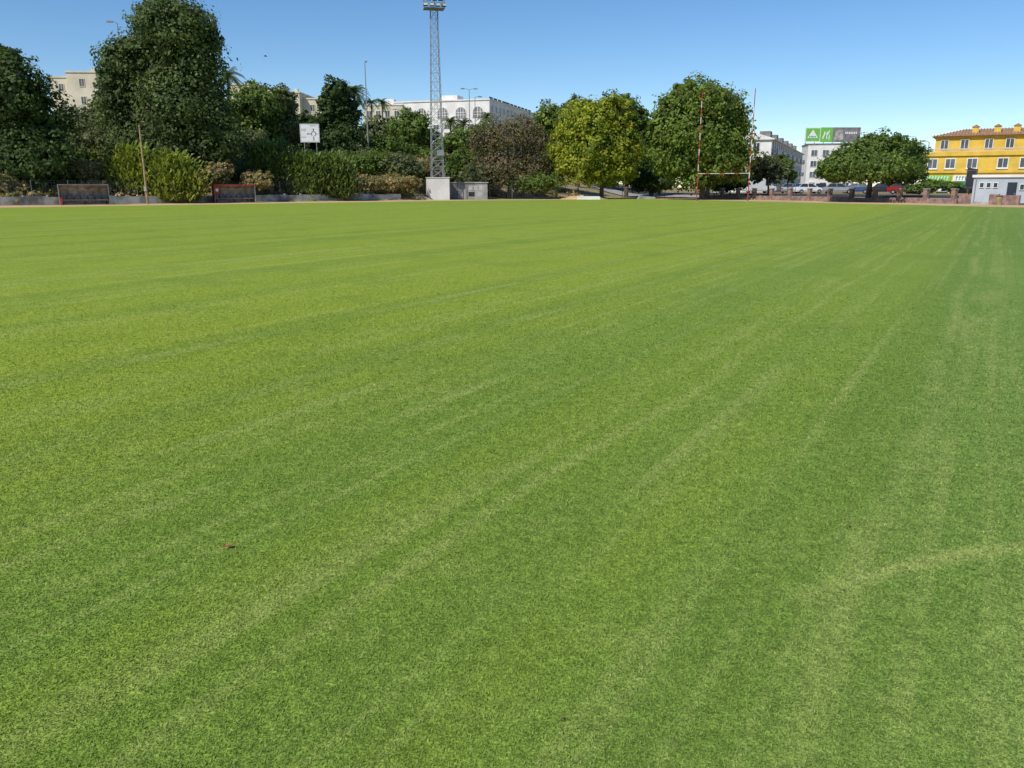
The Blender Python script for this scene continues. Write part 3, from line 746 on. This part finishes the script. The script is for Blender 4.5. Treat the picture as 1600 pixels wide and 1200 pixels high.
cream(72, 160, 150, [(72,105,119,2),(105.2,150,113,0),(150.2,185,118,3)], 'cream flat roofed building between the two leftmost trees', .05)
cream(355, 505, 165, [(355,398,132,1),(398.2,430,140,3),(430.2,466,146,0),(466.2,496,154,2)], 'cream stepped building showing between the palm and the dark evergreens', -.04)

# white terraced houses right
a_ = math.atan2(74, 37)
root = thing('terraced_building', (gx(1200,150), 150, 0.4), 0, 'long white three storey building receding behind the right goal post', 'building')
root.rotation_euler.z = a_-math.pi/2+math.radians(3)
H = at(1190, 218, 150).z-.4
MB().box(-10,0,-.5,0,78,H).build('wall', M['white'], root)
MB().prism([(-10.5,H+.003),(.5,H+.003),(.5,H+.15),(-5,H+1.9),(-10.5,H+.15)], -.4, 78.4).build('roof', M['white'], root)
for k in range(6): MB().box(-3.2,8+k*12,H+.9,-1.2,11+k*12,H+2.0).build('dormer', M['roofgrey'], root)
for r_ in range(3):
    for k in range(2): window(root, -3.2-k*4, 1.3+r_*3.1, -2.1-k*4, 2.8+r_*3.1)
    for k in range(19):
        x0 = 1.5+k*4; o = window(root, x0, 1.2+r_*3.1, x0+1.6, 3.2+r_*3.1, side=(0,0,math.pi/2))
        if r_: MB().box(.01, x0-.4, .85+r_*3.1, .8, x0+2.0, 1.05+r_*3.1).box(.72, x0-.4, 1.051+r_*3.1, .8, x0+2.0, 1.8+r_*3.1).build('balcony', M['roofgrey'] if k % 3 == 0 else M['white'], root)
Yb = 236; p = at(1262, 240, Yb); zt = at(1280, 226, Yb).z
root = thing('corner_building', (p.x, Yb, 0), -.2, 'pale flat roofed building beneath the rooftop billboard', 'building')
MB().box(0,0,-.5,13,12,zt).build('wall', M['white'], root); MB().box(-.2,-.2,zt,13.2,12.2,zt+.3).build('parapet', M['roofgrey'], root)
for r_ in range(4):
    for k in range(4): window(root, 1+k*3.1, 1.2+r_*3, 2.6+k*3.1, 2.8+r_*3, mt='glass2')
p = at(1257, 222, Yb+2); pe = at(1343, 222, Yb+2); zb = p.z; ztop = at(1257, 199, Yb+2).z; h_ = ztop-zb; w_ = pe.x-p.x
root = thing('billboard', (p.x, Yb+2, zt+.3), 0, 'rooftop billboard with green and white logo panels and a darker picture panel', 'billboard')
zz = zb-zt-.3
f1 = w_*.28; f2 = w_*.50
MB().box(0,0,zz,f1,.2,zz+h_).build('white_panel', M['pwhite'], root)
MB().box(.25,-.012,zz+.25,f1-.2,-.003,zz+h_-.25).build('green_field', M['green'], root)
MB().box(f1+.02,0,zz,f2,.2,zz+h_).build('green_panel', M['green'], root)
MB().box(f2+.02,0,zz,w_,.2,zz+h_).build('picture_panel', M['roofgrey'], root)
MB().prism([(f1*.16,zz+h_*.28),(f1*.84,zz+h_*.28),(f1*.5,zz+h_*.85)],-.05,-.015).build('triangle_logo', M['pwhite'], root)
m = MB()
for k in range(5): m.box(f1*.28+k*f1*.09,-.08,zz+h_*.32,f1*.33+k*f1*.09,-.055,zz+h_*.42)
m.build('lettering', M['dgreen'], root)
m = MB(); x0 = f1+.5
m.prism([(x0,zz+h_*.2),(x0+.35,zz+h_*.2),(x0+.9,zz+h_*.6),(x0+.65,zz+h_*.75)],-.04,-.01).box(x0+1.2,-.04,zz+h_*.2,x0+1.45,-.01,zz+h_*.7).prism([(x0+1.451,zz+h_*.45),(x0+2.1,zz+h_*.7),(x0+2.1,zz+h_*.85),(x0+1.451,zz+h_*.6)],-.04,-.01).box(x0+1.9,-.04,zz+h_*.15,x0+2.15,-.01,zz+h_*.5)
m.build('white_symbol', M['pwhite'], root)
MB().prism([(f2+.5,zz+h_*.1),(f2+3.2,zz+h_*.15),(f2+2.8,zz+h_*.85),(f2+.8,zz+h_*.8)],-.04,-.01).build('pale_picture', M['conc'], root)
m = MB()
for k in range(7): m.box(f2+3.6+k*.5,-.04,zz+h_*.55,f2+3.9+k*.5,-.01,zz+h_*.7)
m.build('white_lettering', M['pwhite'], root)
for k in range(6): MB().tube((.5+k*w_/6.2,.5,-.2),(.5+k*w_/6.2,.35,zz+h_),.08,.08,6).build('support', M['dark'], root)
MB().box(-.1,.3,-.05,w_+.1,.55,.1).build('base_beam', M['steel'], root)

# yellow building
rz = -TH; ox, oy = gx(1437, 131), 131.
root = thing('yellow_building', (ox, oy, .5), rz, 'ochre yellow building with red tiled roof and shops at street level', 'building')
def zy(py, Y=127): return at(1500, py, Y).z-.5
WD = 34
MB().box(0,0,-.6,WD,14,zy(240)).box(1.3,1.6,zy(240)-.01,WD,13,zy(212)).build('wall', M['yellow'], root)
for b_ in ((-.25,-.25,zy(243),WD+.2,-.003,zy(237)),(-.25,-.25,zy(270),WD+.2,-.003,zy(266)),(1.1,1.35,zy(213.5),WD+.2,1.597,zy(211))):
    MB().box(*b_).build('cornice', M['yellow'], root)
m = MB(); e = zy(211)+.02; rdg = zy(197)
m.v += [(.7,1.0,e),(WD+.6,1.0,e),(WD+.6,13.6,e),(.7,13.6,e),(5,7,rdg),(WD-4,7,rdg)]
m.f += [(0,1,5,4),(3,4,5,2),(0,4,3),(1,2,5),(0,3,2,1)]
rf = m.build('roof', M['tile'], root)
m = MB(); x_ = 1.0
while x_ < WD:
    t1 = min(1, max(.12, (x_-.7)/4.3)); m.tube((x_,1.0,e+.05),(x_,1.0+6*t1,e+.05+(rdg-e)*t1),.09,.09,5); x_ += .42
tag(m.build('roof_ribs', M['tile'], rf), kind='stuff')
for xx in (6.6, 9.6, 12.2, 17):
    ch = MB().box(xx-.45,3.4,e,xx+.45,4.3,rdg+.1).build('chimney', M['yellow'], root)
    MB().box(xx-.55,3.3,rdg+.1,xx+.55,4.4,rdg+.22).prism([(xx-.45,rdg+.223),(xx+.45,rdg+.223),(xx,rdg+.5)],3.4,4.3).build('chimney_cap', M['tile'], ch)
for xx in (2.1, 4.9, 8.2, 11.0, 14, 17, 20):
    window(root, xx, zy(232), xx+1.0, zy(217), y=1.6, fw=.08, mt='glass2')
for xx in (.7, 3.2, 6.2, 10.3, 13.2, 16.2, 19.2):
    window(root, xx, zy(262), xx+1.25, zy(248), fw=.12, sill=True, mt='glass2')
m = MB(); x_ = 0.1
while x_ < WD: m.tube((x_,-.05,zy(237)+.02),(x_,-.05,zy(237)+.45),.06,.045,6); x_ += .3
m.box(-.1,-.14,zy(237)+.45,WD,.04,zy(237)+.55); tag(m.build('balustrade', M['cream'], root), kind='stuff')
for (a0, a1, c_) in ((.3,4.2,'green'),(4.5,9.2,'pwhite'),(9.6,14,'pwhite'),(14.4,20,'pwhite')):
    sgn = MB().box(a0,-.35,zy(283),a1,-.004,zy(274)).build('shop_sign', M[c_], root)
    m = MB(); q = a0+.4
    while q < a1-.5:
        m.box(q,-.39,zy(281.5),q+.09,-.355,zy(275.5)); m.box(q+.091,-.39,zy(276.8),q+.26,-.355,zy(275.5)); q += .42
    m.build('lettering', M['dgreen' if c_ == 'pwhite' else 'pwhite'], sgn)
for (a0, a1) in ((.5,2.),(2.3,4.),(4.8,6.6),(7,9),(9.9,11.7),(12.1,13.8),(14.8,17),(17.4,19.6)):
    o = MB().ring(a0, 0.05, a1, zy(285), .08, -.08, -.004).build('shop_window', M['dgreen'], root)
    MB().box(a0+.08,-.03,.13,a1-.08,-.006,zy(285)-.08).build('pane', M['glass'], o)
MB().quad((4.6,-.3,zy(284)),(9.1,-.3,zy(284)),(9.1,-1.5,zy(289)),(4.6,-1.5,zy(289))).build('awning', M['dgreen'], root)

# ------------------------------------------------------------ right wall with pillars
root = thing('pillared_wall', (0,0,0), 0, 'low pink brick wall with square pillars and railings behind the goal', 'wall')
m = MB(); wallseg(m, RP, 4, 41, 0, .25, .5, 12); m.build('wall_body', M['pink'], root)
for k in range(13):
    x, y = RP(4+k*3.05, .12)
    o = MB().box(-.2,-.2,-.2,.2,.2,1.35).build('pillar', M['pink'], root, (x,y,0), -math.atan2(.899,.437))
    MB().box(-.26,-.26,1.35,.26,.26,1.44).build('pillar_cap', M['conc'], o)
m = MB()
for k in range(12):
    for j in range(14):
        s = 4+k*3.05+.35+j*.18; x, y = RP(s, .12)
        m.tube((x,y,.5),(x,y,1.2),.012,.012,4,False)
    a0 = RP(4+k*3.05+.25,.12); b0 = RP(4+k*3.05+2.8,.12)
    m.tube((*a0,1.2),(*b0,1.2),.02,.02,4)
tag(m.build('railing', M['dark'], root), kind='stuff')
root = thing('brick_wall', (0,0,0), 0, 'plain reddish low wall running up to the grey hut', 'wall')
m = MB(); wallseg(m, RP, 41.2, 47, 0, .25, .9, 3); m.build('wall_body', M['pink'], root)

hx = gx(1519, 76)
root = thing('changing_hut', (hx, 76, 0), -TH, 'pale grey flat roofed hut with small windows and a dark door at the right edge', 'hut')
MB().box(0,0,-.1,9,5,2.45).build('wall', M['grey'], root)
MB().box(-.15,-.15,2.45,9.15,5.15,2.68).build('roof_slab', M['white'], root)
for xx in (.55, 1.1, 1.65):
    window(root, xx, 1.55, xx+.3, 1.95, fw=.05, mull=0)
d_ = MB().box(2.75,-.04,.03,3.5,-.005,2.0).build('door', M['card'], root); MB().box(3.35,-.1,.95,3.42,-.045,1.05).build('handle', M['steel'], d_)
window(root, 3.75, 1.35, 4.05, 1.8, fw=.05, mull=0)
MB().box(-.01,-.03,-.02,2.7,-.006,.25).build('plinth', M['conc'], root)
MB().tube((.2,-.08,.3),(.2,-.08,2.4),.04,.04,6).build('downpipe', M['steel'], root)
p = at(1514, 300, 84)
root = thing('black_banner', (p.x, 84, 0), -.5, 'tall black panel on a post between the yellow building and the grey hut', 'sign')
MB().tube((0,0,0),(0,0,1.5),.07,.07,8).build('post', M['dark'], root)
MB().prism([(-.5,1.4),(.45,1.3),(.55,3.35),(-.4,3.55)],-.08,.08).build('panel', M['dark'], root)
MB().ring(-.44,1.5,.44,3.25,.03,-.1,-.083).build('panel_trim', M['roofgrey'], root)
p = at(1560, 321, 73)
root = thing('litter_bin', (p.x, 73.0, 0), 0, 'small dull litter bin standing before the grey hut', 'bin')
MB().tube((0,0,.0),(0,0,.75),.2,.25,12).build('bin_body', M['wood'], root); MB().tube((0,0,.75),(0,0,.82),.27,.27,12).build('rim', M['dark'], root)

# ------------------------------------------------------------ cars
def car(px, Y, rzz, paint, label, van=False, z=None):
    x = gx(px, Y); gz = hzf(x, Y)+.05 if z is None else z
    root = thing('parked_van' if van else 'parked_car', (x, Y, gz), rzz, label, 'van' if van else 'car', 'vehicles parked along the street')
    W = .86
    if van: low = [(-2.4,.3),(2.3,.3),(2.45,.5),(2.4,.95),(1.7,1.15),(1.2,1.95),(.9,2.1),(-2.3,2.1),(-2.42,1.9),(-2.45,.5)]
    else: low = [(-2.1,.28),(2.05,.28),(2.15,.45),(2.1,.68),(1.9,.8),(1.05,.92),(-1.75,.95),(-2.1,.9),(-2.16,.6)]
    m = MB(); n = len(low)
    ys_ = [-W,-W+.08,W-.08,W]; ins = [.94,1,1,.94]
    cxm = sum(a for a,b in low)/n; czm = sum(b for a,b in low)/n
    for y_, i_ in zip(ys_, ins): m.v += [(cxm+(a-cxm)*i_, y_, czm+(b-czm)*i_) for a,b in low]
    for q in range(3):
        for i in range(n):
            j = (i+1) % n; m.f.append((q*n+i, q*n+j, (q+1)*n+j, (q+1)*n+i))
    m.f += [tuple(range(n)), tuple(3*n+i for i in reversed(range(n)))]
    m.build('body', M[paint], root, smooth=False)
    if not van:
        b = [(-1.75,.93),(1.08,.9),(.35,1.38),(-1.2,1.38)]; m = MB(); yb, yt = W-.05, W-.24
        m.v = [(b[0][0],-yb,.93),(b[1][0],-yb,.9),(b[1][0],yb,.9),(b[0][0],yb,.93),(b[3][0],-yt,1.38),(b[2][0],-yt,1.38),(b[2][0],yt,1.38),(b[3][0],yt,1.38)]
        m.f = [(0,1,5,4),(1,2,6,5),(2,3,7,6),(3,0,4,7),(4,5,6,7)]
        m.build('windows', M['glass'], root)
        m = MB().box(-1.22,-yt-.02,1.383,.37,yt+.02,1.44)
        for xx, xt in ((1.1,.37),(-.35,-.35),(-1.77,-1.22)):
            for sg in (-1,1): m.tube((xx,sg*(yb+.005),.9),(xt,sg*(yt+.005),1.4),.035,.035,5)
        m.build('roof', M[paint], root)
    else:
        MB().quad((1.73,-.7,1.17),(1.73,.7,1.17),(1.27,.7,1.9),(1.27,-.7,1.9)).build('windscreen', M['glass'], root)
        for sg in (-1,1): MB().prism([(.5,1.15),(1.5,1.15),(1.1,1.85),(.5,1.85)], -.01,.01).build('side_window', M['glass'], root, (0,sg*(W+.012),0))
    for xx in (-1.35, 1.35):
        for sg in (-1, 1):
            wh = MB().tube((xx,sg*(W-.16),.31),(xx,sg*(W+.03),.31),.31,.31,14).build('wheel', M['tyre'], root)
            MB().tube((xx,sg*(W+.02),.31),(xx,sg*(W+.045),.31),.18,.17,10).build('rim', M['silver'], wh)
    e_ = 2.40 if van else 2.08
    for sg in (-1, 1):
        MB().box(e_-.02,sg*.62-.15,.56,e_+.05,sg*.62+.15,.72).build('headlight', M['lampg'], root)
        MB().box(-e_-.08,sg*.66-.12,.6,-e_-.02,sg*.66+.12,.8).build('tail_light', M['tail'], root)
car(646, 130, math.atan2(U[1],U[0])-.35, 'silver', 'silver car on the raised road left of the lattice mast')
lst = [(1186,122,'carw','white van parked beyond the wall right of the goal post',True,.2),
 (1262,118,'carw','white car left of the wide dark tree, behind the pillared wall',False,.1),
 (1282,121,'card','dark car partly under the left edge of the wide dark tree',False,1.2),
 (1310,116,'silver','silver car behind the pillars beneath the wide dark tree, left of its trunk',False,-.3),
 (1336,118,'carb','blue car just left of the trunk of the wide dark tree',False,2.7),
 (1385,112,'card','dark car just right of the trunk of the wide dark tree',False,-.4),
 (1412,110,'carr','red car under the right edge of the wide dark tree',False,-.4),
 (1470,114,'carw','white car before the shops of the yellow building',False,-.5),
 (1236,124,'silver','silver car left of the white car behind the pillared wall',False,.9)]
for px, Y, pt, lab, vn, rr in lst: car(px, Y, rr, pt, lab, vn)

root = thing('guard_rail', (0,0,0), 0, 'grey metal guard rail beside the raised road', 'guard rail')
m = MB()
for i in range(36):
    s = 6+i*1.5; a0 = LP(s,22.4); b0 = LP(s+1.5,22.4); za, zb_ = hzf(*a0), hzf(*b0)
    m.quad((*a0,za+.42),(*b0,zb_+.42),(*b0,zb_+.72),(*a0,za+.72))
m.build('rail', M['steel'], root)
for i in range(19):
    s = 6+i*3; a0 = LP(s,22.47); za = hzf(*a0); MB().box(-.04,-.04,-.2,.04,.04,.7).build('post', M['steel'], root, (*a0, za))

# ------------------------------------------------------------ small litter leaves, bird
def leaf(px, py, s, mt, label, rzz):
    g = ground_at(px, py)
    m = MB(); pts = [(-1,0,0),(-.55,.42,.22),(.1,.5,.3),(.6,.3,.2),(1,0,.12),(.6,-.3,.26),(.1,-.5,.36),(-.55,-.42,.28)]
    k = [(a*s,b*s,c*s+.012) for a,b,c in pts]; ctr = (.1*s,0,.012+.02*s)
    for i in range(8): m.quad(k[i], k[(i+1) % 8], ctr)
    m.tube((-1*s,0,.012),(-1.5*s,.1*s,.02),.0012,.001,5)
    tag(m.build('fallen_leaf', M[mt], None, (g.x,g.y,.012), rzz), label, 'leaf')
leaf(358, 861, .026, 'leafb', 'orange brown fallen leaf lying on the near turf at the left', .4)
leaf(1326, 828, .012, 'leafd', 'small brown leaf on the turf at the right', 1.2)
leaf(878, 1132, .007, 'leafd', 'tiny brown leaf near the bottom middle of the turf', 2.)
p = at(415, 88, 110)
m = MB(); m.tube((-.2,0,0),(0,0,.02),.02,.07,8).tube((0,0,.02),(.2,0,0),.07,.02,8)
m.quad((-.06,0,.03),(.08,0,.03),(.0,.25,.14),(-.08,.24,.14)).quad((-.08,.24,.14),(.0,.25,.14),(-.1,.48,.08)).quad((-.06,0,.03),(.08,0,.03),(.0,-.25,.14),(-.08,-.24,.14)).quad((-.08,-.24,.14),(.0,-.25,.14),(-.1,-.48,.08)).quad((-.18,0,0),(-.36,.07,0),(-.36,-.07,0))
tag(m.build('bird', M['bird'], None, p, .6), 'tiny dark bird flying in the clear blue sky', 'bird')

# ------------------------------------------------------------ light, sky, camera
SD = Vector((-.66, -.75, 0)).normalized(); EL = math.radians(47)
sd = Vector((SD.x*math.cos(EL), SD.y*math.cos(EL), math.sin(EL)))
l = bpy.data.lights.new('sun', 'SUN'); l.energy = 4.5; l.angle = math.radians(.5); l.color = (1, .95, .86)
lo = bpy.data.objects.new('sun', l); C.objects.link(lo); lo.rotation_euler = sd.to_track_quat('Z', 'Y').to_euler()
w = bpy.data.worlds.new('World'); bpy.context.scene.world = w; w.use_nodes = True
nt = w.node_tree; bg = nt.nodes['Background']
sk = nt.nodes.new('ShaderNodeTexSky'); sk.sky_type = 'NISHITA'; sk.sun_disc = False
sk.sun_elevation = EL; sk.sun_rotation = math.atan2(SD.x, SD.y); sk.air_density = .85; sk.dust_density = .0; sk.ozone_density = 3.0
hs = nt.nodes.new('ShaderNodeHueSaturation'); hs.inputs['Saturation'].default_value = 1.2
nt.links.new(sk.outputs[0], hs.inputs['Color']); nt.links.new(hs.outputs[0], bg.inputs[0]); bg.inputs[1].default_value = .13
cam = bpy.data.cameras.new('camera'); cam.sensor_width = 36; cam.lens = 36*F/1600; cam.clip_end = 6000; cam.clip_start = .05
co = bpy.data.objects.new('camera', cam); C.objects.link(co); co.location = (0,0,EYE); co.rotation_euler = (math.pi/2-P, 0, 0)
bpy.context.scene.camera = co
vs = bpy.context.scene.view_settings; vs.view_transform = 'Standard'; vs.look = 'None'; vs.exposure = 0
